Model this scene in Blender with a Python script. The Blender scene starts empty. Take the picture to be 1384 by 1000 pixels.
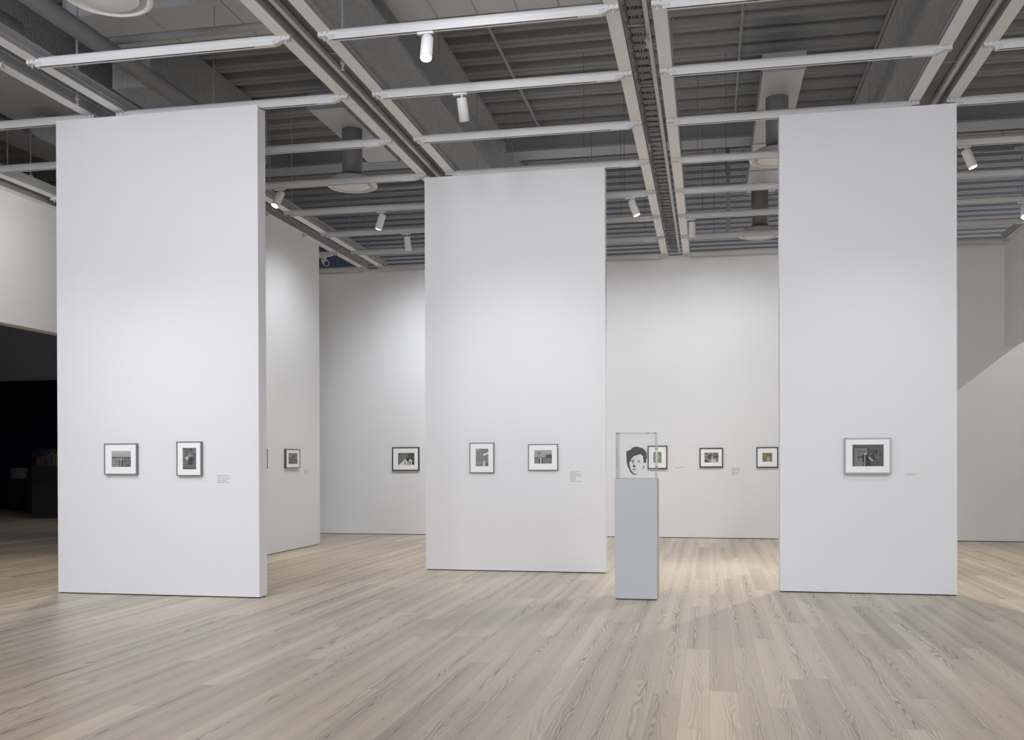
import bpy, bmesh, math, random
from mathutils import Vector, Matrix
random.seed(7)
SC = bpy.context.scene
COL = SC.collection
PI = math.pi

# ------------------------------------------------------------------ materials
def new_mat(name):
    m = bpy.data.materials.new(name); m.use_nodes = True
    nt = m.node_tree; nt.nodes.clear()
    out = nt.nodes.new('ShaderNodeOutputMaterial')
    return m, nt, out

def paint(name, col, rough=.6, metal=0., nscale=0., namt=0., bump=0., spec=.5, stretch=(1, 1, 1)):
    m, nt, out = new_mat(name)
    b = nt.nodes.new('ShaderNodeBsdfPrincipled')
    b.inputs['Base Color'].default_value = (*col, 1)
    b.inputs['Roughness'].default_value = rough
    b.inputs['Metallic'].default_value = metal
    b.inputs['Specular IOR Level'].default_value = spec
    nt.links.new(b.outputs[0], out.inputs[0])
    if nscale:
        tc = nt.nodes.new('ShaderNodeTexCoord')
        mp = nt.nodes.new('ShaderNodeMapping'); mp.inputs['Scale'].default_value = stretch
        nz = nt.nodes.new('ShaderNodeTexNoise'); nz.inputs['Scale'].default_value = nscale
        nz.inputs['Detail'].default_value = 4
        nt.links.new(tc.outputs['Object'], mp.inputs[0]); nt.links.new(mp.outputs[0], nz.inputs['Vector'])
        mr = nt.nodes.new('ShaderNodeMapRange')
        mr.inputs[3].default_value = 1 - namt; mr.inputs[4].default_value = 1 + namt
        nt.links.new(nz.outputs[0], mr.inputs[0])
        mx = nt.nodes.new('ShaderNodeVectorMath'); mx.operation = 'SCALE'
        mx.inputs[0].default_value = col
        nt.links.new(mr.outputs[0], mx.inputs['Scale']); nt.links.new(mx.outputs[0], b.inputs['Base Color'])
        if bump:
            bp = nt.nodes.new('ShaderNodeBump'); bp.inputs['Strength'].default_value = bump
            bp.inputs['Distance'].default_value = .02
            nt.links.new(nz.outputs[0], bp.inputs['Height']); nt.links.new(bp.outputs[0], b.inputs['Normal'])
    return m

def emis(name, col, s):
    m, nt, out = new_mat(name)
    e = nt.nodes.new('ShaderNodeEmission'); e.inputs[0].default_value = (*col, 1); e.inputs[1].default_value = s
    nt.links.new(e.outputs[0], out.inputs[0]); return m

M = {}
M['wall'] = paint('white_wall_paint', (.80, .805, .82), .75, nscale=3, namt=.008, spec=.25)
M['panel'] = paint('partition_paint', (.80, .80, .822), .7, nscale=3, namt=.008, spec=.3)
M['ped'] = paint('pedestal_paint', (.53, .55, .58), .6, nscale=4, namt=.01)
M['reveal'] = paint('shadow_gap', (.05, .05, .05), .9, nscale=6, namt=.05)
M['dark'] = paint('dark_wall_paint', (.075, .073, .08), .8, nscale=2, namt=.03)
M['black'] = paint('black_wall_paint', (.02, .035, .075), .9, nscale=2, namt=.03)
M['darkped'] = paint('charcoal_plinth_paint', (.035, .035, .042), .6, nscale=3, namt=.03)
M['white_metal'] = paint('white_track_paint', (.68, .682, .69), .45, nscale=9, namt=.015)
M['grey_metal'] = paint('grey_channel_paint', (.56, .565, .575), .5, nscale=7, namt=.02)
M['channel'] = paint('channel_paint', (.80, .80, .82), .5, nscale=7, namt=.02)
M['rail'] = paint('rail_side_grey', (.33, .335, .345), .5, nscale=7, namt=.03)  # channel sides, a darker grey than their underside
M['slot'] = paint('track_slot_black', (.012, .012, .012), .7, nscale=9, namt=.1)
M['deck'] = paint('grey_deck_paint', (.262, .268, .278), .7, nscale=5, namt=.05)
M['girder'] = paint('grey_girder_paint', (.34, .347, .365), .65, nscale=4, namt=.04)
M['fire'] = paint('fireproofing', (.37, .378, .395), .95, nscale=24, namt=.38, bump=1.0)
M['duct'] = paint('duct_paint', (.50, .51, .535), .5, nscale=3, namt=.03)
M['drop'] = paint('duct_drop_paint', (.24, .24, .24), .5, nscale=4, namt=.03)
M['tray'] = paint('galvanised_tray', (.16, .16, .16), .5, .2, nscale=12, namt=.12)
M['cable'] = paint('cable_black', (.03, .03, .03), .7, nscale=20, namt=.2)
M['pipe'] = paint('pipe_paint', (.33, .337, .35), .6, nscale=5, namt=.04)
M['insul'] = paint('insulation_wrap', (.26, .265, .272), .75, nscale=9, namt=.08, bump=.3)
M['diff'] = paint('diffuser_enamel', (.80, .80, .80), .4, nscale=6, namt=.015)
M['diffplate'] = paint('diffuser_plate', (.74, .745, .75), .5, nscale=6, namt=.015)
M['spot'] = paint('spotlight_enamel', (.74, .74, .74), .4, nscale=10, namt=.015)
M['lensoff'] = paint('dark_lens', (.01, .01, .01), .2, nscale=10, namt=.1)
M['lens'] = emis('lit_lens', (1, .99, .97), 14)
M['lensdim'] = emis('lit_lens_soft', (1, .98, .95), 4)
M['charcoal'] = paint('charcoal_frame', (.10, .10, .105), .45, nscale=10, namt=.06)
M['blackframe'] = paint('black_frame', (.035, .035, .036), .45, nscale=10, namt=.06)
M['greyframe'] = paint('pewter_frame', (.20, .20, .205), .45, nscale=10, namt=.05)
M['silver'] = paint('pale_grey_frame', (.46, .465, .48), .4, nscale=10, namt=.04)
M['mat'] = paint('white_mat_board', (.92, .92, .92), .8, nscale=10, namt=.006)
M['label'] = paint('label_card', (.82, .82, .82), .7, nscale=10, namt=.01)
M['text'] = paint('label_ink', (.42, .42, .43), .8, nscale=30, namt=.05)
M['ink'] = paint('silkscreen_ink', (.045, .047, .05), .7, nscale=40, namt=.15)
M['brass'] = paint('sprinkler_brass', (.42, .41, .39), .4, .3, nscale=12, namt=.05)

def print_mat():
    m, nt, out = new_mat('photographic_print')
    a = nt.nodes.new('ShaderNodeAttribute'); a.attribute_name = 'tone'
    nz = nt.nodes.new('ShaderNodeTexNoise'); nz.inputs['Scale'].default_value = 160
    mr = nt.nodes.new('ShaderNodeMapRange'); mr.inputs[3].default_value = .85; mr.inputs[4].default_value = 1.15
    nt.links.new(nz.outputs[0], mr.inputs[0])
    mx = nt.nodes.new('ShaderNodeVectorMath'); mx.operation = 'SCALE'
    nt.links.new(a.outputs['Color'], mx.inputs[0]); nt.links.new(mr.outputs[0], mx.inputs['Scale'])
    b = nt.nodes.new('ShaderNodeBsdfPrincipled'); b.inputs['Roughness'].default_value = .35
    nt.links.new(mx.outputs[0], b.inputs['Base Color']); nt.links.new(b.outputs[0], out.inputs[0])
    return m
M['print'] = print_mat()

def clear_mat(name, tint, refl, base=.0):
    m, nt, out = new_mat(name)
    t = nt.nodes.new('ShaderNodeBsdfTransparent'); t.inputs[0].default_value = (*tint, 1)
    g = nt.nodes.new('ShaderNodeBsdfGlossy'); g.inputs['Roughness'].default_value = .03
    fr = nt.nodes.new('ShaderNodeFresnel'); fr.inputs[0].default_value = 1.49
    mu = nt.nodes.new('ShaderNodeMath'); mu.operation = 'MULTIPLY_ADD'
    mu.inputs[1].default_value = refl; mu.inputs[2].default_value = base; mu.use_clamp = True
    mix = nt.nodes.new('ShaderNodeMixShader')
    nt.links.new(fr.outputs[0], mu.inputs[0]); nt.links.new(mu.outputs[0], mix.inputs[0])
    nt.links.new(t.outputs[0], mix.inputs[1]); nt.links.new(g.outputs[0], mix.inputs[2])
    nt.links.new(mix.outputs[0], out.inputs[0]); return m
M['cover'] = clear_mat('dark_room_cover', (.95, .95, .96), .35)
M['acrylic'] = clear_mat('clear_acrylic', (.982, .984, .988), .8)
M['acrylic_edge'] = clear_mat('polished_acrylic_edge', (.90, .91, .93), 1., .25)

def floor_mat():
    m, nt, out = new_mat('pine_plank_floor')
    N, L = nt.nodes.new, nt.links.new
    def math_(op, a=None, b=None, c=None, clamp=False):
        n = N('ShaderNodeMath'); n.operation = op; n.use_clamp = clamp
        for i, v in enumerate((a, b, c)):
            if v is None: continue
            if isinstance(v, (int, float)): n.inputs[i].default_value = v
            else: L(v, n.inputs[i])
        return n.outputs[0]
    tc = N('ShaderNodeTexCoord'); sx = N('ShaderNodeSeparateXYZ'); L(tc.outputs['Object'], sx.inputs[0])
    X, Y = sx.outputs[0], sx.outputs[1]
    W = .178
    u = math_('DIVIDE', X, W); iu = math_('FLOOR', u); fu = math_('FRACT', u)
    w1 = N('ShaderNodeTexWhiteNoise'); w1.noise_dimensions = '1D'; L(iu, w1.inputs['W'])
    yy = math_('DIVIDE', math_('ADD', Y, math_('MULTIPLY', w1.outputs[0], 9.0)), 2.35)
    iy = math_('FLOOR', yy); fy = math_('FRACT', yy)
    cb = N('ShaderNodeCombineXYZ'); L(iu, cb.inputs[0]); L(iy, cb.inputs[1])
    w2 = N('ShaderNodeTexWhiteNoise'); w2.noise_dimensions = '2D'; L(cb.outputs[0], w2.inputs['Vector'])
    rnd = w2.outputs['Value']
    sr = N('ShaderNodeSeparateColor'); L(w2.outputs['Color'], sr.inputs[0])
    r2, r3 = sr.outputs[0], sr.outputs[1]
    ramp = N('ShaderNodeValToRGB'); cr = ramp.color_ramp
    cr.elements[0].position = 0; cr.elements[0].color = (.475, .40, .325, 1)
    cr.elements[1].position = 1; cr.elements[1].color = (.66, .585, .463, 1)
    for p, c in ((.25, (.525, .452, .365, 1)), (.6, (.565, .492, .393, 1)), (.86, (.60, .522, .415, 1))):
        e = cr.elements.new(p); e.color = c
    L(rnd, ramp.inputs[0])
    # flat-sawn grain: nested contours of a stretched field, straighter toward the plank edges
    gv = N('ShaderNodeCombineXYZ')
    L(math_('MULTIPLY', X, 7.0), gv.inputs[0]); L(math_('MULTIPLY', Y, .62), gv.inputs[1]); L(math_('MULTIPLY', rnd, 77.), gv.inputs[2])
    n1 = N('ShaderNodeTexNoise'); n1.inputs['Scale'].default_value = 1.; n1.inputs['Detail'].default_value = 2.2
    n1.inputs['Roughness'].default_value = .45; L(gv.outputs[0], n1.inputs['Vector'])
    gv2 = N('ShaderNodeCombineXYZ')
    L(math_('MULTIPLY', X, 30), gv2.inputs[0]); L(math_('MULTIPLY', Y, 5.), gv2.inputs[1]); L(rnd, gv2.inputs[2])
    n2 = N('ShaderNodeTexNoise'); n2.inputs['Scale'].default_value = 1.; n2.inputs['Detail'].default_value = 3
    L(gv2.outputs[0], n2.inputs['Vector'])
    cx = math_('ABSOLUTE', math_('SUBTRACT', fu, math_('MULTIPLY_ADD', r2, .5, .25)))
    fld = math_('ADD', math_('MULTIPLY', n1.outputs[0], 1.2), math_('MULTIPLY', cx, 1.0))
    fld = math_('ADD', fld, math_('MULTIPLY', n2.outputs[0], .04))
    ring = math_('MULTIPLY_ADD', math_('SINE', math_('MULTIPLY', fld, 68.)), .5, .5)
    ring = math_('POWER', ring, 1.7)
    cen = math_('POWER', math_('SUBTRACT', 1., math_('MULTIPLY', cx, 2.4), clamp=True), 1.5)
    amt = math_('MULTIPLY', math_('MULTIPLY_ADD', cen, .82, .15), math_('MULTIPLY_ADD', r3, .65, .25))
    dk = math_('SUBTRACT', 1., math_('MULTIPLY', ring, amt))
    # fine streaks and broad tone within a board
    gv3 = N('ShaderNodeCombineXYZ')
    L(math_('MULTIPLY', X, 160), gv3.inputs[0]); L(math_('MULTIPLY', Y, 2.2), gv3.inputs[1]); L(rnd, gv3.inputs[2])
    n3 = N('ShaderNodeTexNoise'); n3.inputs['Detail'].default_value = 2; n3.inputs['Scale'].default_value = 1.
    L(gv3.outputs[0], n3.inputs['Vector'])
    dk = math_('MULTIPLY', dk, math_('MULTIPLY_ADD', n3.outputs[0], .16, .93))
    # knots
    kv = N('ShaderNodeCombineXYZ'); L(math_('MULTIPLY', X, 5.0), kv.inputs[0]); L(math_('MULTIPLY', Y, 1.6), kv.inputs[1])
    vo = N('ShaderNodeTexVoronoi'); vo.inputs['Scale'].default_value = 1.; L(kv.outputs[0], vo.inputs['Vector'])
    kn = math_('LESS_THAN', vo.outputs['Distance'], .035)
    dk = math_('MULTIPLY', dk, math_('SUBTRACT', 1., math_('MULTIPLY', kn, .4)))
    # joints
    e1 = math_('LESS_THAN', math_('MINIMUM', fu, math_('SUBTRACT', 1., fu)), .007)
    e2 = math_('LESS_THAN', math_('MINIMUM', fy, math_('SUBTRACT', 1., fy)), .0007)
    ed = math_('MAXIMUM', e1, e2)
    dk = math_('MULTIPLY', dk, math_('SUBTRACT', 1., math_('MULTIPLY', ed, .38)))
    sc = N('ShaderNodeVectorMath'); sc.operation = 'SCALE'; L(ramp.outputs[0], sc.inputs[0]); L(dk, sc.inputs['Scale'])
    b = N('ShaderNodeBsdfPrincipled'); L(sc.outputs[0], b.inputs['Base Color'])
    L(math_('MULTIPLY_ADD', n3.outputs[0], .12, .30), b.inputs['Roughness'])
    b.inputs['Specular IOR Level'].default_value = .42
    L(b.outputs[0], out.inputs[0]); return m
M['floor'] = floor_mat()

# ------------------------------------------------------------------ mesh helpers (world coordinates)
def B(): return bmesh.new()
def box(bm, x0, x1, y0, y1, z0, z1, bev=0):
    r = bmesh.ops.create_cube(bm, size=1)
    for v in r['verts']:
        v.co = Vector(((x0+x1)/2 + v.co.x*(x1-x0), (y0+y1)/2 + v.co.y*(y1-y0), (z0+z1)/2 + v.co.z*(z1-z0)))
    if bev:
        es = list({e for v in r['verts'] for e in v.link_edges})
        bmesh.ops.bevel(bm, geom=es, offset=bev, segments=2, affect='EDGES', profile=.5)
    return bm
def tube(bm, p0, p1, r, seg=16, r2=None, caps=True):
    p0, p1 = Vector(p0), Vector(p1); d = p1-p0
    mt = Matrix.Translation((p0+p1)/2) @ d.to_track_quat('Z', 'Y').to_matrix().to_4x4()
    bmesh.ops.create_cone(bm, cap_ends=caps, segments=seg, radius1=r, radius2=r if r2 is None else r2, depth=d.length, matrix=mt)
    return bm
def lathe(bm, prof, c, seg=40):
    cx, cy, cz = c; rings = []
    for r, z in prof:
        rings.append([bm.verts.new((cx+r*math.cos(2*PI*i/seg), cy+r*math.sin(2*PI*i/seg), cz+z)) for i in range(seg)])
    for a, b in zip(rings, rings[1:]):
        for i in range(seg):
            j = (i+1) % seg
            bm.faces.new((a[i], a[j], b[j], b[i]))
    bm.faces.new(rings[0]); bm.faces.new(rings[-1][::-1])
    bmesh.ops.recalc_face_normals(bm, faces=bm.faces); return bm
def prism(bm, prof, axis, a, b):
    """prof: closed polygon in the two other axes (x,z) for axis 'y', (y,z) for axis 'x'."""
    def P(p, t): return (p[0], t, p[1]) if axis == 'y' else (t, p[0], p[1])
    A = [bm.verts.new(P(p, a)) for p in prof]; C = [bm.verts.new(P(p, b)) for p in prof]
    n = len(prof)
    for i in range(n): bm.faces.new((A[i], A[(i+1) % n], C[(i+1) % n], C[i]))
    bm.faces.new(A[::-1]); bm.faces.new(C)
    bmesh.ops.recalc_face_normals(bm, faces=bm.faces); return bm
def obj(name, bm, mat, parent=None, smooth=False, local=False):
    me = bpy.data.meshes.new(name)
    if parent is not None and not local:
        off = Matrix.Identity(4)
        p = parent
        while p is not None:
            off = off @ Matrix.Translation(-p.location); p = p.parent
        bm.transform(off)
    bm.to_mesh(me); bm.free()
    if smooth:
        for p in me.polygons: p.use_smooth = True
    me.materials.append(M[mat] if isinstance(mat, str) else mat)
    o = bpy.data.objects.new(name, me); COL.objects.link(o)
    if parent is not None: o.parent = parent
    return o
def thing(name, label, cat, loc=(0, 0, 0), group=None, rot=None):
    o = bpy.data.objects.new(name, None); COL.objects.link(o)
    o.location = loc; o.empty_display_size = .1
    if rot: o.rotation_euler = rot
    o['label'] = label; o['category'] = cat
    if group: o['group'] = group
    return o
def tag(o, label, cat, group=None):
    o['label'] = label; o['category'] = cat
    if group: o['group'] = group
    return o
def struct(name, bm, mat):
    o = obj(name, bm, mat); o['kind'] = 'structure'; return o
def dup(root, loc, label, group=None):
    r = root.copy(); COL.objects.link(r); r.location = loc; r['label'] = label
    if group: r['group'] = group
    for ch in list(root.children):
        c = ch.copy(); COL.objects.link(c); c.parent = r
        for g in list(ch.children):
            d = g.copy(); COL.objects.link(d); d.parent = c
    return r

# ------------------------------------------------------------------ layout numbers (metres)
A = 3.078; X0 = -.626; BO = .270; BI = .142          # beam pair spacing, first centre, outer / inner half width
ZC = 5.50; ZT = 5.428                                 # channel underside, track underside
TY = [8.647 + 1.5017*j for j in range(-3, 8)]         # cross track lines (index 3 = first seen)
def ty(j): return 8.647 + 1.5017*j
YB = 19.37
ZW = 5.51

# ------------------------------------------------------------------ setting
struct('floor', box(B(), -26, 13, -5, 30, -.2, 0), 'floor')
G = .013
def wall(name, x0, x1, y0, y1, z0, z1, mat='wall', base=True, trim=None):
    if base:
        struct(name, box(B(), x0, x1, y0, y1, G, z1), mat)
        i = .012
        struct(trim, box(B(), x0+i, x1-i, y0+i, y1-i, 0, G), 'reveal')
    else:
        struct(name, box(B(), x0, x1, y0, y1, z0, z1), mat)
wall('wall_back', -10.1, 12, YB, YB+.25, 0, ZW, trim='trim_1')
wall('wall_left_side', -7.18, -6.98, 11.9, 16.857, 0, 5.495, trim='trim_2')
wall('wall_left_upper', -10.35, -10.12, 3, YB, 3.56, 5.50, base=False)
wall('wall_right_upper', 5.32, 5.56, 3, YB, 3.625, 5.49, base=False)
wall('wall_right_far', 11.8, 12, 3, YB, 0, 7.3, trim='trim_3')
wall('wall_dark_upper', -25, -10.35, YB, YB+.2, 3.36, 7.2, mat='dark', base=False)
wall('wall_dark_back', -25.4, -10.1, 28.6, 28.8, 0, 7.2, mat='black', base=False)
wall('wall_dark_left', -25.6, -25.4, 7.8, 28.8, 0, 7.2, mat='black', base=False)
wall('wall_dark_right', -10.35, -10.1, YB+.25, 28.6, 0, 7.2, mat='black', base=False)
wall('wall_dark_front', -25.4, -10.35, 7.6, 7.8, 0, 7.2, mat='black', base=False)
# floor threshold strip under the left opening
struct('trim_4', box(B(), -12.93, -12.86, 7.9, 24, 0, .003), 'grey_metal')

# corrugated deck: flutes run left to right
bm = B(); y = -5.0 + (13.36 % .5); prof = []
lo, hi = 7.36, 7.47
yy = y
while yy < 30:
    prof += [(yy, lo), (yy+.10, lo), (yy+.125, lo+.018), (yy+.15, lo), (yy+.25, lo), (yy+.30, hi), (yy+.45, hi)]
    yy += .5
prof2 = prof + [(yy, lo), (yy, 7.6), (y, 7.6)]
prism(bm, prof2, 'x', -25.6, 12)
struct('ceiling', bm, 'deck')

# ------------------------------------------------------------------ free-standing partitions
def partition(x0, x1, yf, t, label, z1=5.44):
    r = thing('partition_wall', label, 'partition wall', ((x0+x1)/2, yf+t/2, 0), 'tall white partition walls')
    bm = B(); box(bm, x0, x1, yf, yf+t, G, 5.415)
    box(bm, x0, x1, yf, yf+.028, 5.415, z1)
    box(bm, x0, x1, yf+t-.028, yf+t, 5.415, z1)
    obj('panel', bm, 'panel', r)
    obj('recessed_base', box(B(), x0+.015, x1-.015, yf+.015, yf+t-.015, 0, G), 'reveal', r)
    return r
YL, YM, YR = 10.03, 13.085, 11.568
partition(-7.363, -4.8665, YL, .19, 'leftmost and nearest tall white partition wall, holding two framed photographs')
partition(-3.858, -1.356, YM, .20, 'middle tall white partition wall, set farther back, beside the portrait pedestal')
partition(.7955, 2.688, YR, .20, 'right hand tall white partition wall, holding a single framed photograph')

# ------------------------------------------------------------------ prints
def lerp(a, b, t): return a+(b-a)*t
def hsh(i, j, s=0):
    v = math.sin(i*12.9898 + j*78.233 + s*37.719)*43758.5453
    return v-math.floor(v)
def vn(u, v, s=0):
    i, j = math.floor(u), math.floor(v); fu, fv = u-i, v-j
    fu = fu*fu*(3-2*fu); fv = fv*fv*(3-2*fv)
    return lerp(lerp(hsh(i, j, s), hsh(i+1, j, s), fu), lerp(hsh(i, j+1, s), hsh(i+1, j+1, s), fu), fv)
def ell(u, v, cu, cv, ru, rv): return ((u-cu)/ru)**2 + ((v-cv)/rv)**2 < 1
def g(x): return (x, x, x)
def shore(u, v):                                    # v runs down
    if v < .38: c = .42 - .25*v + .06*vn(u*5, v*9, 1)
    elif v < .46: c = .09 + .04*vn(u*20, v*9, 2)
    else: c = .17 + .16*vn(u*7, v*22, 3) - .1*(u > .62)
    if ell(u, v, .5, .47, .035, .05): c = .5
    if abs(u-.5) < .10 and v > .56: c = .03
    if abs(u-.49) < .03 and v > .56: c = .3
    return g(c)
def thicket(u, v):
    c = .06 + .18*vn(u*9, v*15, 4)**1.5
    if ell(u, v, .33, .48, .12, .09): c = .55*vn(u*14, v*18, 5)+.15
    if ell(u, v, .56, .38, .05, .05): c = .5
    if ell(u, v, .58, .62, .14, .22): c = .04
    if v > .8: c = .15-.5*(v-.8) + .05*vn(u*14, v*4, 6)
    return g(c)
def street(u, v):
    c = .2 + .05*vn(u*12, v*10, 7)
    if u < .25 and v < .15: c = .6*vn(u*18, v*18, 8)
    if u > .6 and abs(v-(.36-.28*(u-.6))) < .045: c = .8
    if abs(u-.66) < .045 and v > .7: c = .8
    if u > .8 and v > .8: c = .12
    if abs(v-.82) < .02 and u < .55: c = .36
    return g(c)
def skyline(u, v):
    c = .38 - .15*v + .04*vn(u*6, v*6, 9)
    if v > .6: c = .16 + .06*vn(u*10, v*16, 10)
    elif u > .66 and v > .28+.1*vn(u*9, 1, 11): c = .06 + .05*vn(u*30, v*30, 12)
    elif v > .54: c = .09
    if abs(u-.27) < .012 and .16 < v < .5: c = .08
    if abs(v-.18) < .025 and .17 < u < .37: c = .1
    if ell(u, v, .37, .58, .035, .07): c = .55
    if abs(u-.37) < .1 and v > .66: c = .04
    if abs(u-.38) < .03 and v > .66: c = .6
    return g(c)
def poster(u, v):
    c = .07 + .1*vn(u*10, v*9, 13)
    if v < .14: c = .18
    if ell(u, v, .22, .28, .06, .06): c = .8
    if u > .75 and .3 < v < .6: c = .2
    return g(c)
def tent(u, v):
    c = .10 + .13*math.exp(-((u-.4)**2+(v-.5)**2)*5) - .05*(u > .62)
    t = abs(u-.6)
    if v > .34 + t*1.15 and u < .92: c = .7
    if ell(u, v, .6, .52, .11, .17): c = .04
    if v > .7 and (abs(u-.44) < .025 or abs(u-.61) < .03 or abs(u-.74) < .03): c = .08
    if u > .86 and v > .7: c = .02
    return g(c)
def garden(u, v):
    c = vn(u*8, v*9, 14)
    col = (.10+.12*c, .26+.16*c, .07+.06*c)
    if u < .25: col = (.10, .19+.06*c, .13)
    if ell(u, v, .55, .5, .17, .48): col = (.10+.1*c, .08+.08*c, .05) if u < .5 else (.3, .27, .25)
    if ell(u, v, .72, .18, .05, .06): col = (.03, .03, .03)
    if ell(u, v, .68, .42, .05, .09): col = (.6, .58, .55)
    return col
def crowd(u, v):
    c = .03 + .42*vn(u*9, v*8, 15)**2
    if ell(u, v, .64, .84, .2, .22): c = .55
    if ell(u, v, .58, .45, .07, .1): c = .5
    if ell(u, v, .3, .14, .04, .05): c = .6
    return (c*1.03, c*.99, c*.93)
def alley(u, v):
    c = vn(u*9, v*4, 16)
    col = (.10+.2*c, .09+.16*c, .04+.08*c)
    if ell(u, v, .58, .72, .12, .35): col = (.42, .38, .30)
    if ell(u, v, .58, .35, .08, .1): col = (.35, .22, .12)
    if u < .1 or u > .9: col = (.2, .22, .2)
    return col
def yard(u, v):
    c = .07 + .05*vn(u*5, v*6, 17)
    if .06 < u < .5 and v > .15: c = .16 + .07*vn(u*6, v*8, 18)
    if abs(u-.5) < .012 and .13 < v < .45: c = .03
    if abs(v-.15) < .015 and .06 < u < .5: c = .04
    if .58 < u < .9 and .25 < v < .7 and vn(u*22, v*12, 19) > .62: c = .025
    if .15 < u < .3 and .26 < v < .34 and vn(u*30, v*30, 20) > .5: c = .04
    # figure in a long dark coat with open arms
    if ell(u, v, .405, .35, .035, .05): c = .04
    if ell(u, v, .405, .42, .022, .05): c = .55
    if abs(u-.47) < .05+.14*(v-.45) and v > .47: c = .025
    if abs(u-.36) < .035 and .47 < v < .8: c = .025
    if .17 < u < .42 and abs(v-(.60-.32*(u-.17))) < .03: c = .02
    if .5 < u < .65 and abs(v-(.55+1.05*(u-.5))) < .045: c = .03
    if .53 < u < .65 and abs(v-(.60+1.1*(u-.53))) < .03: c = .55
    if abs(u-.405) < .012 and v > .5: c = .42
    return g(c)

def picture(spec, fn, y, mat, label, depth=.04, fw=.011, group='framed photographs', nu=44):
    x0, x1, z0, z1, a, b, c, d = spec
    r = thing('framed_photograph', label, 'framed picture', ((x0+x1)/2, y, (z0+z1)/2), group)
    bm = B(); yf = y-depth
    for q in ((x0, x1, z1-fw, z1), (x0, x1, z0, z0+fw), (x0, x0+fw, z0+fw, z1-fw), (x1-fw, x1, z0+fw, z1-fw)):
        box(bm, q[0], q[1], yf, y, q[2], q[3])
    obj('frame', bm, mat, r)
    obj('mat_board', box(B(), x0+fw, x1-fw, yf+.008, yf+.012, z0+fw, z1-fw), 'mat', r)
    obj('backing', box(B(), x0+fw, x1-fw, yf+.014, y-.002, z0+fw, z1-fw), 'reveal', r)
    nv = max(8, int(nu*(d-c)/(b-a)))
    bm = B(); vs = [[bm.verts.new((lerp(a, b, i/nu), yf+.0065, lerp(d, c, j/nv))) for i in range(nu+1)] for j in range(nv+1)]
    lay = bm.loops.layers.float_color.new('tone')
    for j in range(nv):
        for i in range(nu):
            f = bm.faces.new((vs[j+1][i], vs[j+1][i+1], vs[j][i+1], vs[j][i]))
            col = fn((i+.5)/nu, (j+.5)/nv)
            for l in f.loops: l[lay] = (*col, 1)
    obj('photographic_print', bm, 'print', r)
    return r

P = {'L1': (-6.742, -6.332, 1.367, 1.721, -6.650, -6.408, 1.455, 1.636),
'L2': (-5.841, -5.538, 1.352, 1.737, -5.766, -5.603, 1.426, 1.665),
'M1': (-3.221, -2.877, 1.346, 1.761, -3.133, -2.956, 1.439, 1.679),
'M2': (-2.402, -1.996, 1.379, 1.737, -2.318, -2.077, 1.473, 1.655),
'B1': (-6.413, -5.836, 1.320, 1.806, -6.286, -5.938, 1.441, 1.686),
'B2': (-1.178, -.798, 1.347, 1.804, -1.067, -.909, 1.467, 1.680),
'B3': (-.178, .270, 1.375, 1.755, -.086, .180, 1.473, 1.662),
'B4': (.894, 1.297, 1.369, 1.764, 1.003, 1.189, 1.484, 1.652),
'R1': (1.493, 1.986, 1.353, 1.755, 1.578, 1.910, 1.436, 1.678)}
picture(P['L1'], shore, YL, 'greyframe', 'wide grey-framed photograph of a figure by a shore, left on the nearest partition')
picture(P['L2'], thicket, YL, 'greyframe', 'upright grey-framed dark photograph, right one on the nearest partition')
picture(P['M1'], street, YM, 'greyframe', 'upright grey-framed photograph, left one on the middle partition')
picture(P['M2'], skyline, YM, 'greyframe', 'wide grey-framed photograph of a lamp post and skyline on the middle partition')
picture(P['B1'], tent, YB, 'blackframe', 'wide black-framed photograph on the back wall left of the middle partition', .05, .022)
picture(P['B2'], garden, YB, 'blackframe', 'upright black-framed photograph with green sides, seen behind the clear acrylic box', .04, .022)
picture(P['B3'], crowd, YB, 'blackframe', 'wide black-framed busy photograph alone between two text labels on the back wall', .04, .022)
picture(P['B4'], alley, YB, 'blackframe', 'square black-framed brownish photograph on back wall, touching edge of right partition', .04, .02)
picture(P['R1'], yard, YR, 'silver', 'large pale-grey-framed photograph of a dark-coated figure on the right partition', .065, .014)
# two pictures on the side wall (facing right): built facing the viewer, then turned
def side_picture(y0, y1, z0, z1, inner, fn, label):
    w = (y1-y0)/2; h = (z1-z0)/2; iw = (inner[1]-inner[0])/2; ih = (inner[3]-inner[2])/2
    cz = (z0+z1)/2
    r = picture((-w, w, -h, h, -iw, iw, inner[2]-cz, inner[3]-cz), fn, 0, 'charcoal', label, .04, .013)
    r.rotation_euler = (0, 0, PI/2); r.location = (-6.98, (y0+y1)/2, cz)
side_picture(15.325, 15.894, 1.403, 1.727, (15.413, 15.776, 1.475, 1.659), poster, 'dark grey framed photograph facing right on the side wall behind the left partition')
side_picture(14.15, 14.623, 1.404, 1.718, (14.24, 14.53, 1.475, 1.659), thicket, 'framed photograph mostly hidden, only its edge showing past the left partition')

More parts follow.
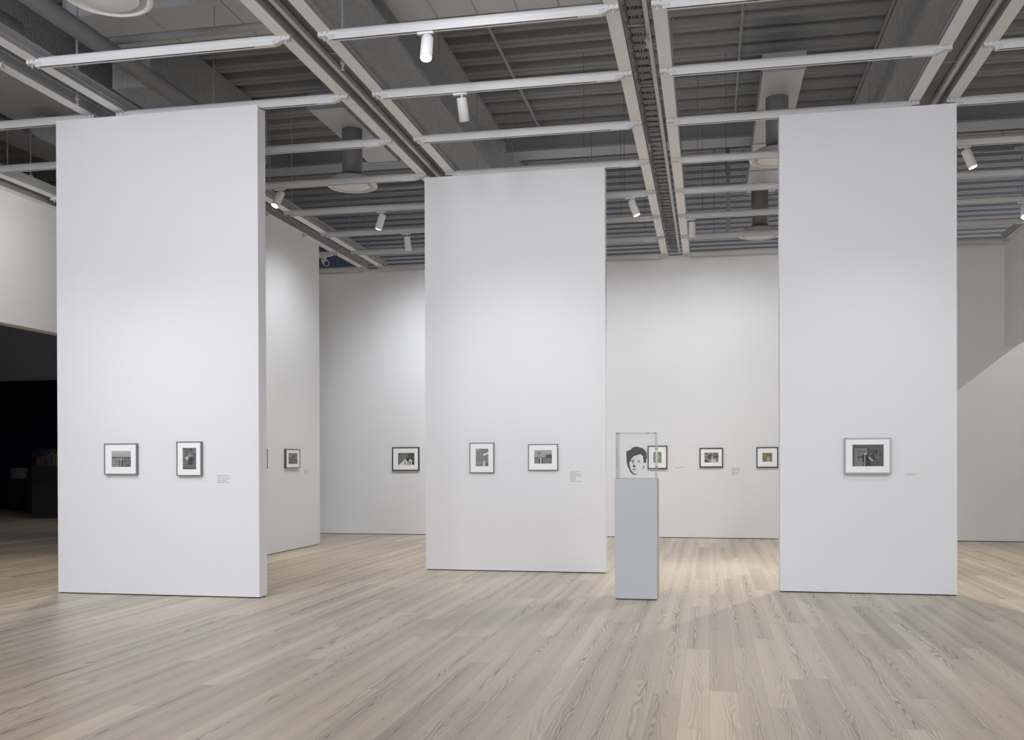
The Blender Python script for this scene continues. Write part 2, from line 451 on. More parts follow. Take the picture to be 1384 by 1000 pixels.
def wall_label(x0, x1, z0, z1, y, rows, label):
    r = thing('wall_label', label, 'label', ((x0+x1)/2, y, (z0+z1)/2), 'wall texts')
    obj('card', box(B(), x0-.01, x1+.01, y-.003, y, z0-.012, z1+.012), 'label', r)
    bm = B(); h = (z1-z0)/rows; random.seed(int(abs(x0)*1000))
    for i in range(rows):
        wd = (x1-x0)*random.choice((1, .95, .7, .45, .9)); zt = z1-i*h
        x = x0                                          # word-like dashes too small to read
        while x < x0+wd-.008:
            l = min(random.uniform(.008, .03), x0+wd-x)
            box(bm, x, x+l, y-.0036, y-.003, zt-h*.45, zt); x += l+.004
    obj('printed_text', bm, 'text', r)['kind'] = 'stuff'
wall_label(-5.363, -5.20, 1.265, 1.361, YL, 5, 'small text label beside the upright photograph on the nearest partition')
wall_label(-1.833, -1.67, 1.219, 1.368, YM, 9, 'tall text label near the right edge of the middle partition')
wall_label(.429, .595, 1.211, 1.374, YB, 9, 'tall grey text label on back wall between the last two framed photographs')
wall_label(-.64, -.469, 1.345, 1.383, YB, 2, 'tiny text label on the back wall just right of the acrylic box')
wall_label(2.147, 2.304, 1.324, 1.356, YR, 2, 'tiny text label on the right partition')
r = thing('wall_label', 'tiny faint text label on the side wall behind the left partition', 'label', (-6.98, 16.25, 1.33), 'wall texts')
obj('card', box(B(), -6.98, -6.977, 16.12, 16.37, 1.29, 1.375), 'label', r)
bm = B()
for i, (a, b) in enumerate(((.0, .14), (.0, .22), (.0, .1), (.0, .18))):
    box(bm, -6.977, -6.9765, 16.14+a, 16.14+b, 1.36-i*.018, 1.367-i*.018)
obj('printed_text', bm, 'text', r)['kind'] = 'stuff'

# ------------------------------------------------------------------ pedestal and acrylic case
PX0, PX1, PY0, PY1, PZ = -1.006, -.549, 10.63, 11.085, 1.308
r = thing('pedestal', 'tall slim pale grey pedestal standing free between middle and right partitions', 'pedestal', ((PX0+PX1)/2, (PY0+PY1)/2, 0))
obj('body', box(B(), PX0, PX1, PY0, PY1, .012, PZ, .002), 'ped', r)
obj('recessed_base', box(B(), PX0+.012, PX1-.012, PY0+.012, PY1-.012, 0, .012), 'reveal', r)
r = thing('acrylic_case', 'clear acrylic box printed with a black and white face, on the slim pedestal', 'display case', ((PX0+PX1)/2, (PY0+PY1)/2, PZ))
cx0, cx1, cy0, cy1, cz0, cz1 = PX0+.014, PX1-.012, PY0+.013, PY1-.013, PZ, 1.812
t = .008
obj('front_pane', box(B(), cx0, cx1, cy0, cy0+t, cz0, cz1), 'acrylic', r)
obj('back_pane', box(B(), cx0, cx1, cy1-t, cy1, cz0, cz1), 'acrylic', r)
obj('side_pane', box(B(), cx0, cx0+t, cy0+t, cy1-t, cz0, cz1), 'acrylic', r)
obj('side_pane', box(B(), cx1-t, cx1, cy0+t, cy1-t, cz0, cz1), 'acrylic', r)
obj('top_pane', box(B(), cx0+t, cx1-t, cy0+t, cy1-t, cz1-t, cz1), 'acrylic', r)
bm = B(); s = .003
for x in (cx0, cx1-s):
    for y in (cy0-.0005, cy1-s+.0005):
        box(bm, x, x+s, y, y+s, cz0, cz1)
for z in (cz0, cz1-s):
    for y in (cy0-.0005, cy1-s+.0005): box(bm, cx0+s, cx1-s, y, y+s, z, z+s)
    for x in (cx0, cx1-s): box(bm, x, x+s, cy0+s, cy1-s, z, z+s)
obj('polished_edges', bm, 'acrylic_edge', r)['label'] = 'bright polished edges'

# a generic stencilled head: flat screen print on the inside of the front pane
fx0, fx1, fz0, fz1 = -.882, -.655, 1.352, 1.660
def FP(u, v): return (lerp(fx0, fx1, u), lerp(fz1, fz0, v))
def poly(bm, pts, y):
    vs = [bm.verts.new((FP(u, v)[0], y, FP(u, v)[1])) for u, v in pts]
    vb = [bm.verts.new((FP(u, v)[0], y+.0008, FP(u, v)[1])) for u, v in pts]
    f = bm.faces.new(vs); f2 = bm.faces.new(vb[::-1]); n = len(pts)
    for i in range(n): bm.faces.new((vs[i], vb[i], vb[(i+1) % n], vs[(i+1) % n]))
    bm.normal_update()
    bmesh.ops.triangulate(bm, faces=[f, f2])
bm = B(); yp = cy0+t+.0005
hair = [(.03, .24), (.0, .17), (.10, .15), (.17, .11), (.24, .12), (.27, .04), (.36, .035), (.42, 0), (.52, .015), (.58, .0), (.66, .04), (.76, .045),
 (.84, .10), (.90, .13), (.93, .19), (.99, .22), (.98, .32), (1, .40), (.96, .47), (.97, .55), (.92, .585), (.83, .57), (.83, .47), (.80, .40), (.82, .34),
 (.75, .31), (.68, .26), (.60, .29), (.47, .32), (.36, .345), (.30, .40), (.25, .44), (.22, .52), (.17, .55), (.17, .64), (.20, .70), (.22, .80), (.30, .88),
 (.36, .94), (.46, .965), (.55, .96), (.50, .99), (.38, 1.0), (.27, .95), (.17, .86), (.13, .77), (.07, .70), (.05, .60), (.02, .50), (.03, .40), (.0, .32)]
poly(bm, hair, yp)
for pts in ([(.24, .49), (.32, .465), (.40, .49), (.41, .52), (.33, .505), (.26, .53)], [(.27, .545), (.33, .53), (.39, .55), (.35, .585), (.28, .575)],
            [(.52, .50), (.60, .475), (.69, .50), (.60, .50)], [(.54, .535), (.60, .515), (.66, .54), (.70, .565), (.60, .56)],
            [(.37, .60), (.40, .66), (.47, .69), (.46, .72), (.36, .74), (.31, .70), (.34, .66)],
            [(.27, .79), (.38, .785), (.52, .795), (.46, .815), (.36, .82), (.28, .81)], [(.33, .85), (.43, .85), (.40, .87)],
            [(.86, .65), (.89, .66), (.84, .76), (.76, .84), (.79, .76)]):
    poly(bm, pts, yp)
obj('printed_face', bm, 'ink', r)

# ------------------------------------------------------------------ charcoal plinths with cases in the dark room
def vitrine(x0, y0, w, hb, hc, label, content=True):
    r = thing('display_plinth', label, 'display case', (x0+w/2, y0+w/2, 0), 'dark plinths beyond the opening')
    obj('body', box(B(), x0, x0+w, y0, y0+w, 0, hb, .004), 'darkped', r)
    c = obj('clear_cover', box(B(), x0+.01, x0+w-.01, y0+.01, y0+w-.01, hb+.002, hc), 'cover', r)
    if content:
        cols = [paint('model_tone', cc, .6, nscale=20, namt=.2) for cc in ((.20, .13, .10), (.10, .16, .09), (.17, .17, .20), (.24, .21, .12))]
        for k in range(4):
            bm = B(); random.seed(k+3)
            ax = x0+.08+(k*.15)*w/.72+random.uniform(-.02, .03); ay = y0+.1
            for q in range(3):
                hh = random.uniform(.1, .36)*(hc-hb)/.48
                box(bm, ax, ax+random.uniform(.05, .11), ay+q*.17, ay+q*.17+.18, hb+.004, hb+.006+hh)
            obj('displayed_model', bm, cols[k], r)
vitrine(-18.05, 23.5, .74, 1.418, 1.90, 'nearest dark display plinth in the black room, glass cover with coloured models')
vitrine(-19.9, 25.7, .70, 1.25, 1.80, 'middle dark display plinth half hidden behind the nearest one in the black room')
vitrine(-21.95, 28.0-.6, .55, 1.0, 1.35, 'farthest low dark plinth at left in the black room', False)

# ------------------------------------------------------------------ ceiling grid: longitudinal channel pairs
def channel_prof(xi, sgn):
    """xi inner edge x; sgn +1: channel extends to +x"""
    w = BO-BI; e = .0065; p = [(.003, e), (w-.003, e), (w-.003, .045), (w+.010, .05), (w+.010, .065), (w-.006, .07), (w-.006, .125), (w+.006, .13), (w+.006, .14),
         (.0, .14), (.0, .13), (.010, .125), (.010, .05), (.003, .045)]
    return [(xi+sgn*a, ZC+b) for a, b in p]
names_b = {-3: 'over the far left wall header', -2: 'left of the nearest partition', -1: 'between nearest and middle partitions', 0: 'in the middle of the ceiling', 1: 'above the right partition', 2: 'above the right wall header'}
Y_0, Y_1 = 4.0, YB-.01
for k in range(-3, 3):
    xc = X0+k*A
    for sgn, nm in ((-1, 'left'), (1, 'right')):
        xi = xc+sgn*BI
        r = thing('ceiling_channel', '%s channel of the long white pair %s' % (nm, names_b[k]), 'ceiling channel', (xi+sgn*(BO-BI)/2, Y_0, ZC), 'long channels of the lighting grid')
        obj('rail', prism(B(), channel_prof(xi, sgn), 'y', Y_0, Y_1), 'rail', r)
        obj('bottom_flange', box(B(), min(xi, xi+sgn*(BO-BI)), max(xi, xi+sgn*(BO-BI)), Y_0, Y_1, ZC, ZC+.006), 'channel', r)
        for yh in ((12.6, 14.8, 18.4) if not (k == -2 and sgn == 1) else (14.8, 18.4)) + ((9.2,) if (k, sgn) == (-1, -1) else ()):
            xx = xi+sgn*.05
            bm = tube(B(), (xx, yh, ZC+.14), (xx, yh, 7.38), .006, 8)
            box(bm, xx-.02, xx+.02, yh-.03, yh+.03, ZC+.14, ZC+.19)
            obj('hanger_rod', bm, 'pipe', r)
    # cable tray in the gap
    cb = {-1: .02, 0: -.03, 1: -.02}.get(k, .0)
    if k in (-1, 0, 1):
        r = thing('cable_tray', 'grey cable tray with conduits inside the channel pair %s' % names_b[k], 'cable tray', (xc, Y_0, 5.60), 'cable trays above the grid')
        bm = B(); tw = .075
        box(bm, xc+cb-tw, xc+cb-tw+.005, Y_0, Y_1, 5.62, 5.70); box(bm, xc+cb+tw-.005, xc+cb+tw, Y_0, Y_1, 5.62, 5.70)
        yq = Y_0+.05
        if k != 0: box(bm, xc+cb-tw, xc+cb+tw, Y_0, Y_1, 5.62, 5.626)
        while k == 0 and yq < Y_1-.1:
            box(bm, xc+cb-tw, xc+cb+tw, yq, yq+.12, 5.62, 5.626); yq += .19
        obj('tray', bm, 'tray', r)
        bm = B(); random.seed(k+20)
        for q in range(5):
            xq = xc+cb-.05+q*.025; ph = random.random()*6
            last = None
            for s_ in range(60):
                yq = Y_0+.1+(Y_1-Y_0-.3)*s_/59; pt = (xq+.008*math.sin(ph+s_*.9), yq, 5.637+.004*math.sin(s_*1.7+ph))
                if last: tube(bm, last, pt, .007, 6, caps=False)
                last = pt
        obj('cables', bm, 'cable', r)['kind'] = 'stuff'
        bm = tube(B(), (xc-.11, Y_0, 5.66), (xc-.11, Y_1, 5.66), .012, 10); tube(bm, (xc+.125, Y_0, 5.70), (xc+.125, Y_1, 5.70), .010, 10)
        obj('conduit', bm, 'pipe', r)
        if k in (0, 1, -1):
            bm = B()
            dx = {0: .055, 1: .05, -1: -.075}[k]
            box(bm, xc+dx, xc+dx+.04, Y_0, Y_1, 5.555, 5.61)
            obj('raceway', bm, 'grey_metal', r)['label'] = 'pale straight raceway'
            yq = Y_0+.8
            while yq < Y_1-.3:
                obj('cross_bracket', box(B(), xc-.125, xc+.125, yq, yq+.025, 5.61, 5.625), 'pipe', r); yq += 1.5

# ------------------------------------------------------------------ cross tracks, one prototype and copies
TLn = A-2*BI
def make_track(loc, label):
    x, y, z = loc
    r = thing('lighting_track', label, 'lighting track', loc, 'cross lighting tracks')
    h = TLn/2
    prof = [(-.050, .042), (-.053, .052), (-.053, .070), (-.048, .086), (-.036, .097), (-.025, .100), (-.014, .097), (-.002, .086), (.003, .070), (.003, .052), (0, .042)]
    bm = B(); prism(bm, [(y+a, z+b) for a, b in prof], 'x', x-h, x+h)
    obj('tube_rail', bm, 'white_metal', r)
    l0, l1 = x-h+.13, x+h-.36
    bm = B(); box(bm, l0, l1, y-.052, y-.045, z, z+.042); box(bm, l0, l1, y-.022, y+.002, z, z+.042); box(bm, l0, l1, y-.045, y-.022, z+.03, z+.042)
    box(bm, l0-.03, l0, y-.052, y+.002, z, z+.042)
    obj('light_track', bm, 'white_metal', r)
    obj('track_slot', box(B(), l0, l1, y-.045, y-.022, z+.001, z+.0295), 'slot', r)
    obj('power_feed', box(B(), l1, x+h-.15, y-.052, y+.002, z-.001, z+.042, .002), 'white_metal', r)
    for s, e in ((-1, x-h), (1, x+h)):
        bm = B()
        pts = [(0, .050), (0, .034), (.07, .034), (.10, .022), (.125, .006), (.17, .004), (.17, .042), (.14, .050)]
        prism(bm, [(y-.048, z), (y-.048, z)][:0] or [(y-.030, z+.05), (y-.020, z+.05), (y-.020, z+.046), (y-.030, z+.046)], 'x', min(e, e-s*.15), max(e, e-s*.15))
        A_ = [bm.verts.new((e-s*a, y-.055, z+b)) for a, b in pts]; C_ = [bm.verts.new((e-s*a, y+.005, z+b)) for a, b in pts]
        n = len(pts)
        for i in range(n): bm.faces.new((A_[i], A_[(i+1) % n], C_[(i+1) % n], C_[i]))
        bm.faces.new(A_[::-1]); bm.faces.new(C_)
        bmesh.ops.recalc_face_normals(bm, faces=bm.faces)
        for q in (.035, .085): tube(bm, (e-s*q, y-.066, z+.066), (e-s*q, y-.052, z+.066), .010, 8)
        tube(bm, (e-s*.05, y-.025, z+.0), (e-s*.05, y-.025, z+.034), .007, 8)
        obj('end_bracket', bm, 'grey_metal', r)
    return r
bayname = {-3: 'the bay over the left wall header', -2: 'the far left bay', -1: 'the bay left of centre', 0: 'the bay right of centre', 1: 'the rightmost bay'}
rowname = {-1: 'nearest, above the view', 0: 'front row', 1: 'over the nearest partition', 2: 'over the right partition', 3: 'over the middle partition',
           4: 'first behind the middle partition', 5: 'third before back wall', 6: 'second before back wall', 7: 'last at back wall'}
bays = {-3: range(0, 8), -2: range(0, 8), -1: range(-1, 8), 0: range(-1, 8), 1: range(-1, 8)}
proto = None
rowof = {}
for b_, js in bays.items():
    for j in js:
        loc = (X0+b_*A+A/2, ty(j), ZT); lab = 'white track in %s, %s' % (bayname[b_], rowname[j])
        if b_ == -3:
            pass
        if proto is None: proto = make_track(loc, lab)
        else: dup(proto, loc, lab)

# ------------------------------------------------------------------ track spotlights
def make_spot(x, y, d, label, lens, zt=ZT-.002):
    """x, y of the stem; d pointing direction"""
    r = thing('track_spotlight', label, 'spotlight', (x, y-.0245, zt), 'cylinder spotlights on the tracks')
    yc = y-.0245
    obj('adapter', box(B(), x-.075, x+.075, yc-.018, yc+.018, zt-.022, zt, .004), 'spot', r)
    obj('stem', tube(B(), (x+.02, yc, zt-.022), (x+.02, yc, zt-.06), .011, 12), 'spot', r)
    d = Vector(d).normalized(); R = .055; Ln = .245
    top = Vector((x+.02, yc, zt-.06)) - Vector((0, 0, 0))
    # the head pivots near its upper end
    c0 = top - d*.02 + Vector((0, 0, -.008)); c1 = c0 + d*Ln
    bm = B()
    mt = d.to_track_quat('Z', 'Y').to_matrix().to_4x4(); mt.translation = c0
    lb = B(); lathe(lb, [(.040, 0), (.050, .004), (.0545, .012), (R, .022), (R, Ln), (.047, Ln), (.046, Ln-.02), (.0, Ln-.021)][:7] + [(.002, Ln-.02)], (0, 0, 0), 32)
    lb.transform(mt)
    hd = obj('housing', lb, 'spot', r, smooth=False)
    for p in hd.data.polygons: p.use_smooth = abs(p.normal.dot(d)) < .5
    lb = B(); lathe(lb, [(.0465, Ln-.012), (.0465, Ln-.004), (.03, Ln+.001)], (0, 0, 0), 32); lb.transform(mt)
    obj('lens', lb, lens, r)
    return c1, d
S = []
def spot(x, j, d, label, lens): S.append(make_spot(x, ty(j), d, label, lens))
spot(-2.53, 0, (.05, -.42, -1), 'white cylinder spotlight glowing brightly toward the viewer, on the front track', 'lens')
spot(-2.59, 1, (.04, .42, -1), 'white cylinder spotlight hanging straight, below right of the glaring one', 'lensoff')
spot(-6.03, 3, (-.28, -.45, -1), 'glaring white spotlight just right of the nearest partition edge', 'lens')
spot(-5.02, 4, (-.33, .0, -1), 'white spotlight tilted left with thin lit rim, left of the middle partition', 'lensdim')
spot(-5.09, 5, (.0, .3, -1), 'white spotlight hanging straight beside the middle partition left edge', 'lensoff')
spot(-1.14, 4, (.38, -.05, -1), 'white spotlight tilted right, just right of the middle partition top', 'lensdim')
spot(-.28, 5, (.0, .3, -1), 'white spotlight hanging straight just right of the central channel pair', 'lensoff')
spot(3.14, 3, (.36, -.12, -1), 'white spotlight tilted right with lit lens, right of the right partition', 'lens')
spot(4.69, 5, (-.15, -.6, -1), 'glaring spotlight at the right edge of the view', 'lens')
spot(-7.22, 6, (.62, -.85, -.5), 'white spotlight with black lens turned to viewer, above the side wall', 'lensoff')

# ------------------------------------------------------------------ sprinkler heads
for x, y, lab in ((X0-A+.115, 9.30, 'small pendent sprinkler head in the gap of the channel pair left of centre'),
                  (X0+.062, 9.38, 'small pendent sprinkler head in the central channel pair'),
                  (X0-2*A+.0, 9.6, 'small pendent sprinkler head in the far left channel pair')):
    r = thing('pendent_sprinkler', lab, 'sprinkler', (x, y, 5.45), 'sprinkler heads')
    obj('drop_pipe', tube(B(), (x, y, 5.52), (x, y, 7.3), .013, 10), 'pipe', r)
    obj('head', lathe(B(), [(.022, .09), (.026, .06), (.012, .05), (.012, .03), (.005, .02), (.005, .008), (.020, .004), (.020, 0)], (x, y, 5.43), 14), 'brass', r)

# ------------------------------------------------------------------ steelwork
def ibeam(name, xc, w, z0, z1, y0, y1, mat, label, tf=.05):
    p = [(xc-w/2, z0), (xc+w/2, z0), (xc+w/2, z0+tf), (xc+.03, z0+tf+.04), (xc+.03, z1-tf-.05), (xc+w/2, z1-tf), (xc+w/2, z1), (xc-w/2, z1), (xc-w/2, z1-tf), (xc-.03, z1-tf-.05), (xc-.03, z0+tf+.04), (xc-w/2, z0+tf)]
    o = obj(name, prism(B(), p, 'y', y0, y1), mat); tag(o, label, 'steel beam', 'long fireproofed beams'); return o
ibeam('steel_beam', -3.84, .54, 6.42, 7.34, 2, YB, 'fire', 'rough fireproofed steel beam running back above the bay left of the ceiling centre', .07)
ibeam('steel_beam', 2.60, .54, 6.42, 7.34, 2, YB, 'fire', 'rough fireproofed steel beam running back above the right partition', .07)
ibeam('steel_beam', 9.0, .54, 6.42, 7.34, 2, YB, 'fire', 'rough fireproofed steel beam far right above the last bay', .07)
ibeam('steel_beam', -10.28, .54, 6.42, 7.34, 2, YB, 'fire', 'rough fireproofed steel beam over the left wall header', .07)
# boxed-in beams at left
tag(obj('boxed_beam', box(B(), -7.75, -7.2, 11.71, 15.2, 6.46, 7.35), 'fire'), 'dark rough boxed beam behind the top of the nearest partition', 'steel beam')
tag(obj('boxed_beam', box(B(), -9.75, -8.25, 8.0, 13.6, 6.42, 7.35), 'fire'), 'broad dark rough boxed soffit at far left over the ceiling grid', 'steel beam')
# cross girder
yg = 17.25
p = [(yg-.24, 6.97), (yg+.24, 6.97), (yg+.24, 7.0), (yg+.02, 7.01), (yg+.02, 7.38), (yg-.02, 7.38), (yg-.02, 7.01), (yg-.24, 7.0)]
for a, b, lb in ((-10.0, -4.12, 'dark grey cross girder spanning the left bays'), (-3.56, 2.32, 'dark grey cross girder spanning the middle of the ceiling'), (2.88, 8.7, 'dark grey cross girder spanning the right bay')):
    tag(obj('steel_girder', prism(B(), p, 'x', a, b), 'girder'), lb, 'steel girder', 'cross girders')

# ------------------------------------------------------------------ ducts
def duct(x0, x1, y0, y1, z0, z1, label, axis='y', flange=1.5, seam=.012):
    r = thing('air_duct', label, 'duct', ((x0+x1)/2, (y0+y1)/2, z0), 'rectangular air ducts')
    obj('casing', box(B(), x0, x1, y0, y1, z0, z1), 'duct', r)
    if axis == 'y':
        q = y0+.008
        while q <= y1: obj('seam_flange', box(B(), x0-seam, x1+seam, q-.012, q+.012, z0-seam, z1+.002), 'pipe', r); q += flange
    else:
        q = x0+.01
        while q <= x1: obj('seam_flange', box(B(), q-.010, q+.010, y0-seam, y1+seam, z0-seam, z1+.002), 'girder', r); q += flange
    return r
duct(.71, 1.24, 13.22, YB-.05, 6.6, 6.82, 'long grey duct behind the right partition with a round drop')
duct(-5.67, -5.14, 13.3, 15.98, 6.6, 6.82, 'short grey duct right of the nearest partition with a round drop', flange=2.6)
duct(-7.25, -4.13, 10.0, 10.88, 6.6, 6.95, 'wide grey duct crossing at the top left of the view', 'x', .98, .004)
duct(-3.52, -.75, 10.0, 10.88, 6.6, 6.95, 'wide grey duct crossing at the top of the view above the front spotlight', 'x', .47, .004)
def diffuser(x, y, label, zt=6.6, ru=.385, rc=.155):
    z = 5.72
    r = thing('ceiling_diffuser', label, 'air diffuser', (x, y, z), 'round air diffusers')
    obj('round_drop', tube(B(), (x, y, z+.12), (x, y, zt), rc, 40), 'drop', r, smooth=False)
    for p_ in r.children[0].data.polygons: p_.use_smooth = abs(p_.normal.z) < .5
    k = ru/.385
    prof = [(.30*k, .135), (.34*k, .10), (.365*k, .05), (.385*k, .04), (.385*k, .02), (.37*k, .008), (.345*k, 0), (.335*k, .012), (.33*k, .03), (.25*k, .08), (.20*k, .135)]
    obj('rim', lathe(B(), prof, (x, y, z), 56), 'diff', r, smooth=True)
    obj('collar', lathe(B(), [(rc+.03, .10), (rc+.01, .16), (rc+.002, .2), (rc+.0015, .12)], (x, y, z), 40), 'drop', r, smooth=True)
    obj('centre_plate', lathe(B(), [(.20*k, .06), (.262*k, .03), (.268*k, .014), (.258*k, .006), (.10*k, .002), (.02, .001)], (x, y, z), 56), 'diffplate', r, smooth=True)
    return r
diffuser(-5.36, 8.02, 'large round white air diffuser cut off by the top left edge', 7.3, .40)
diffuser(-5.36, 14.27, 'round white air diffuser right of the nearest partition')
diffuser(.95, 14.25, 'round white air diffuser half hidden by the right partition')
diffuser(.95, 20.3-.95-.35, 'farthest round air diffuser near the back wall')

# ------------------------------------------------------------------ pipes and rods
def pipe(name, pts, r, mat, label, cat='pipe', group='pipes under the deck', hang=(.15, .55, .92), htop=7.38):
    bm = B()
    for a, b in zip(pts, pts[1:]): tube(bm, a, b, r, 14)
    for a in pts[1:-1]: bmesh.ops.create_uvsphere(bm, u_segments=12, v_segments=8, radius=r, matrix=Matrix.Translation(a))
    o = obj(name, bm, mat, smooth=False)
    for p_ in o.data.polygons: p_.use_smooth = len(p_.vertices) == 4
    if hang:
        (ax, ay, az), (bx, by, bz) = pts[0], pts[-1]
        for t in hang:
            x, y, z = lerp(ax, bx, t), lerp(ay, by, t), lerp(az, bz, t)
            h = obj('pipe_hanger', tube(B(), (x, y, z+r*.8), (x, y, htop), .006, 8), 'pipe'); h.parent = o
    return tag(o, label, cat, group)
pipe('sprinkler_pipe', [(.435, 3, 7.2), (.435, 16.95, 7.2)], .022, 'pipe', 'thin straight pipe under the deck right of the central channels')
pipe('sprinkler_pipe', [(-2.823, 3, 7.2), (-2.823, 16.95, 7.2)], .022, 'pipe', 'thin straight pipe under the deck left of the central channels')
pipe('sprinkler_pipe', [(-6.9, 10.1, 6.33), (-4.2, 10.1, 6.33), (-2.0, 10.15, 6.36)][:2], .045, 'pipe', 'pale horizontal pipe below the wide duct at top left', htop=6.597)
pipe('conduit', [(2.30, 3, 7.28), (2.30, 16.95, 7.28)], .022, 'pipe', 'thin conduit along the edge of the right fireproofed beam', 'conduit')
pipe('insulated_pipe', [(-6.62, 4.5, 6.15), (-6.62, 13.0, 6.15)], .10, 'insul', 'thick wrapped pipe running back at upper left, right one', 'pipe')
pipe('insulated_pipe', [(-7.55, 4.5, 6.30), (-7.55, 9.6, 6.30)], .12, 'insul', 'thick wrapped pipe running back at upper left, left one', 'pipe')
pipe('insulated_pipe', [(-9.05, 12.0, 6.15), (-9.05, YB-.1, 6.15)], .15, 'insul', 'thick wrapped pipe at far left above the wall header', 'pipe')
pipe('sprinkler_pipe', [(-6.5, 16.4, 6.3), (-3.0, 16.4, 6.3)], .035, 'pipe', 'horizontal pipe crossing behind the round diffuser at left')
pipe('sprinkler_pipe', [(-6.6, 17.9, 6.2), (-3.0, 17.9, 6.2)], .035, 'pipe', 'farther horizontal pipe crossing near the back wall at left')
pipe('sprinkler_pipe', [(-.3, 18.3, 6.5), (.70, 18.3, 6.5)], .03, 'pipe', 'short horizontal pipe left of the long duct near back wall')
pipe('standpipe', [(.36, 18.5, 5.64), (.36, 18.5, 7.37)], .035, 'pipe', 'vertical pipe dropping from the deck just left of the long duct', hang=())
pipe('sprinkler_pipe', [(3.0, 18.4, 6.9), (5.2, 18.4, 6.9)], .03, 'pipe', 'thin horizontal pipe at far right near the back wall')
rods = [(-1.75, 14.0), (-1.25, 14.9), (-1.45, 16.6), (-.15, 14.6), (.25, 14.4), (-.1, 17.0), (-.45, 16.9), (-1.1, 17.4), (-4.4, 16.9), (3.6, 17.2), (-1.9, 16.2), (.1, 18.3)]
for i, (x, y) in enumerate(rods):
    o = obj('threaded_rod', tube(B(), (x, y, ZC+.12 if i % 3 else 6.0), (x, y, 7.38), .0045, 8), 'tray')
    tag(o, 'thin dark threaded rod hanging from the deck above the grid', 'hanger rod', 'thin hanging rods')
# junction boxes on channels
tag(obj('junction_box', box(B(), -8.1, -7.85, 8.6, 8.85, 5.95, 6.2, .006), 'grey_metal'), 'pale square junction box at upper left above the channel pair', 'junction box')
tag(obj('junction_box', box(B(), -3.46, -3.30, 8.9, 9.05, 5.98, 6.14, .006), 'girder'), 'small dark junction box above the channel pair left of centre', 'junction box')
pipe('cable_support', [(-8.0, 8.7, 6.2), (-8.0, 8.7, 7.37)], .01, 'pipe', 'thin rod holding the pale junction box at upper left', 'hanger rod', 'thin supports', ())
pipe('cable_support', [(-3.38, 8.97, 6.14), (-3.38, 8.97, 7.37)], .01, 'pipe', 'thin rod holding the small dark junction box', 'hanger rod', 'thin supports', ())

# ------------------------------------------------------------------ lights
def lamp(loc, tgt, W, ang=70, blend=.8, col=(1, 1, 1), rad=.05):
    l = bpy.data.lights.new('spot_beam', 'SPOT'); l.energy = W; l.spot_size = math.radians(ang); l.spot_blend = blend
    l.color = col; l.shadow_soft_size = rad
    o = bpy.data.objects.new('spot_beam', l); COL.objects.link(o); o.location = loc
    o.rotation_euler = (Vector(tgt)-Vector(loc)).to_track_quat('-Z', 'Y').to_euler(); return o
COOL = (.93, .955, 1.); WARM = (1., .87, .66); NEU = (1, .99, .965)
# rows of track lamps nearer than the view, washing the partitions; last two added fill
for x in (-6.9, -5.5): lamp((x, ty(-1)-.05, 5.15), (x*.98-.05, YL, .8), 105, 64, 1, COOL)
lamp((-2.56, ty(1)+.10, 5.10), (-2.45, YM, .9), 105, 80, 1, COOL, .04)
lamp((-1.4, ty(0)-1.2, 5.15), (-2.4, YM, 1.4), 110, 52, 1, COOL)
lamp((1.85, ty(0)-.1, 5.15), (1.78, YR, .8), 115, 70, 1, COOL, .04)
lamp((-1.7, ty(-2), 5.15), (-2.6, YM, 4.3), 190, 44, 1, COOL, .3)  # unseen fill added to brighten the top of the middle partition
lamp((-6.1, ty(-3), 5.15), (-6.1, YL, 4.3), 50, 54, 1, COOL, .3)  # unseen fill added for the upper part of the left partition
# wide unseen fill floods, added without fixtures to brighten foreground and partitions
for x in (-7.6, -5.2, -2.6, -.2, 2.2, 4.4):
    lamp((x, ty(-3), 5.15), (x, 10.2, 2.6), 225 if x < 1 else 165, 112, 1, COOL, .3)
for x in (-6.4, -2.2, 1.4, 4.6):
    for y in (1.0, 4.9):
        lamp((x, y, 5.2), (x, y+.6, 0), 137, 120, 1, NEU, .2)
# back wall washers
lamp((-4.9, ty(5)-.05, 5.15), (-5.0, YB, 2.5), 400, 100, 1, COOL)
for x in (-2.6, -.6, 1.0): lamp((x, ty(5)-.1, 5.15), (x, YB, 3.1), 136, 86, 1, COOL)
lamp((-4.9, ty(4)-.05, 5.1), (-6.98, 15.3, 2.9), 135, 95, 1, COOL)
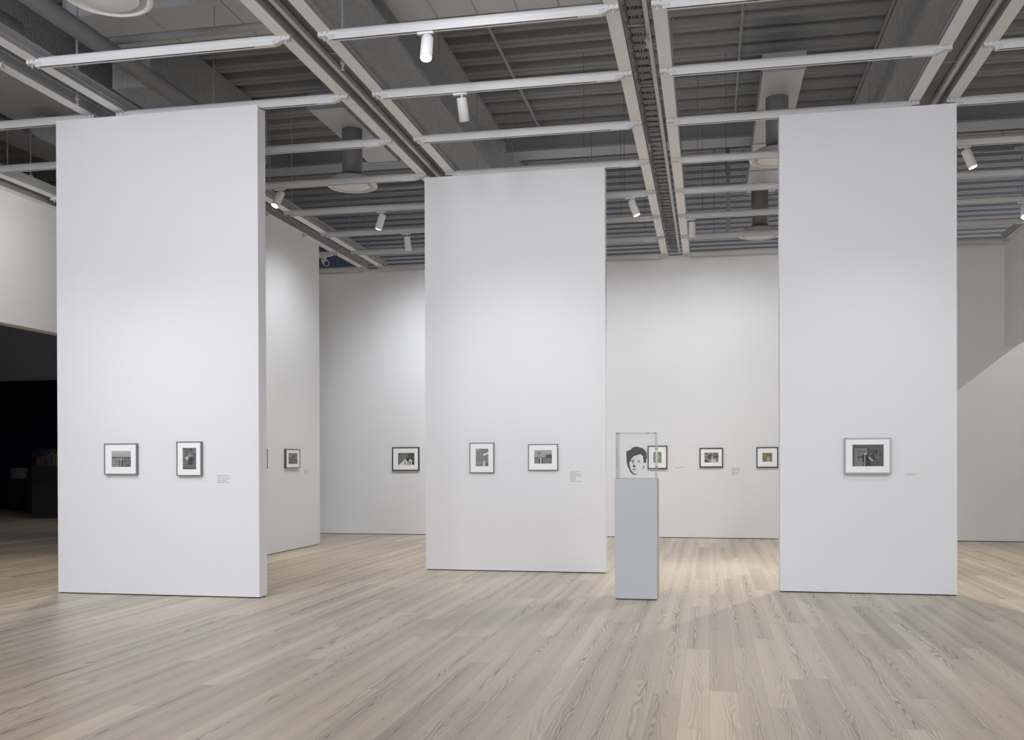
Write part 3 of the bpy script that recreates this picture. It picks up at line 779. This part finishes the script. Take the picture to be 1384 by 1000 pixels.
# lamps behind the partitions
lamp((-8.7, ty(3), 5.1), (-8.0, 11.2, 0), 330, 100, .8, WARM)
lamp((-5.9, ty(3)-.1, 5.1), (-5.0, 13.9, 0), 225, 100, 1, WARM)
lamp((-4.6, ty(5)-.1, 5.1), (-4.2, 16.6, 0), 200, 110, 1, NEU)
lamp((-1.2, ty(4)+.3, 5.1), (-.9, 15.6, 0), 285, 110, 1, NEU)
lamp((.6, ty(5), 5.1), (.7, 17.0, 0), 160, 110, 1, NEU)
lamp((-.24, ty(5)-.05, 5.1), (3.3, 12.2, 0), 360, 95, .8, WARM, .04)
lamp((1.95, ty(4), 5.1), (0, 10.3, 0), 400, 95, .7, NEU, .03)
lamp((4.4, ty(5), 5.1), (4.2, 15.0, 0), 260, 110, 1, WARM)
lamp((-5.3, 3.2, 5.1), (-4.1, 4.7, 0), 110, 46, 1, WARM, .1)
# pedestal lamp
lamp((-2.57, ty(1)-.05, 5.1), (-.6, 10.9, .4), 90, 60, 1, COOL, .04)
# beyond the right header
lamp((7.6, 16.2, 5.25), (4.0, YB, 1.8), 170, 110, .8, NEU, .03)
# dim unseen fill lights, added to lift the dark room
lamp((-14.5, 15.6, 5.6), (-15.5, YB, 4.4), 95, 110, 1, COOL, .1)
lamp((-14.0, 21.0, 5.6), (-16.0, 22.5, 0), 110, 110, 1, NEU, .1)
lamp((-12.2, 13.0, 5.6), (-12.8, 15.5, 0), 120, 120, 1, NEU, .1)
# left header wall
lamp((-8.2, ty(2), 5.1), (-10.1, 13.0, 4.3), 75, 100, 1, NEU)

# daylight from the open gallery behind the viewer
w = bpy.data.worlds.new('gallery_daylight'); SC.world = w; w.use_nodes = True
w.node_tree.nodes['Background'].inputs[0].default_value = (.93, .95, 1, 1)
w.node_tree.nodes['Background'].inputs[1].default_value = .9

# ------------------------------------------------------------------ camera
cam = bpy.data.cameras.new('camera'); co = bpy.data.objects.new('camera', cam); COL.objects.link(co)
f, yaw, pitch, roll, cyp = 1322.4867, .1986, -.0042, -.0032, 629.4037
Rv = Vector((math.cos(yaw), math.sin(yaw), 0)); Fv = Vector((-math.sin(yaw), math.cos(yaw), 0)); Uv = Vector((0, 0, 1))
F2 = Fv*math.cos(pitch)+Uv*math.sin(pitch); U2 = Uv*math.cos(pitch)-Fv*math.sin(pitch)
R3 = Rv*math.cos(roll)+U2*math.sin(roll); U3 = U2*math.cos(roll)-Rv*math.sin(roll)
mw = Matrix((R3, U3, -F2)).transposed().to_4x4(); mw.translation = (0, 0, 1.5)
co.matrix_world = mw
cam.sensor_fit = 'HORIZONTAL'; cam.sensor_width = 36; cam.lens = f*36/1384
cam.shift_y = (cyp-500)/1384
cam.clip_end = 200
SC.camera = co
vs = SC.view_settings
vs.view_transform = 'Standard'; vs.look = 'None'; vs.gamma = 1; vs.exposure = 0.25; vs.use_curve_mapping = False
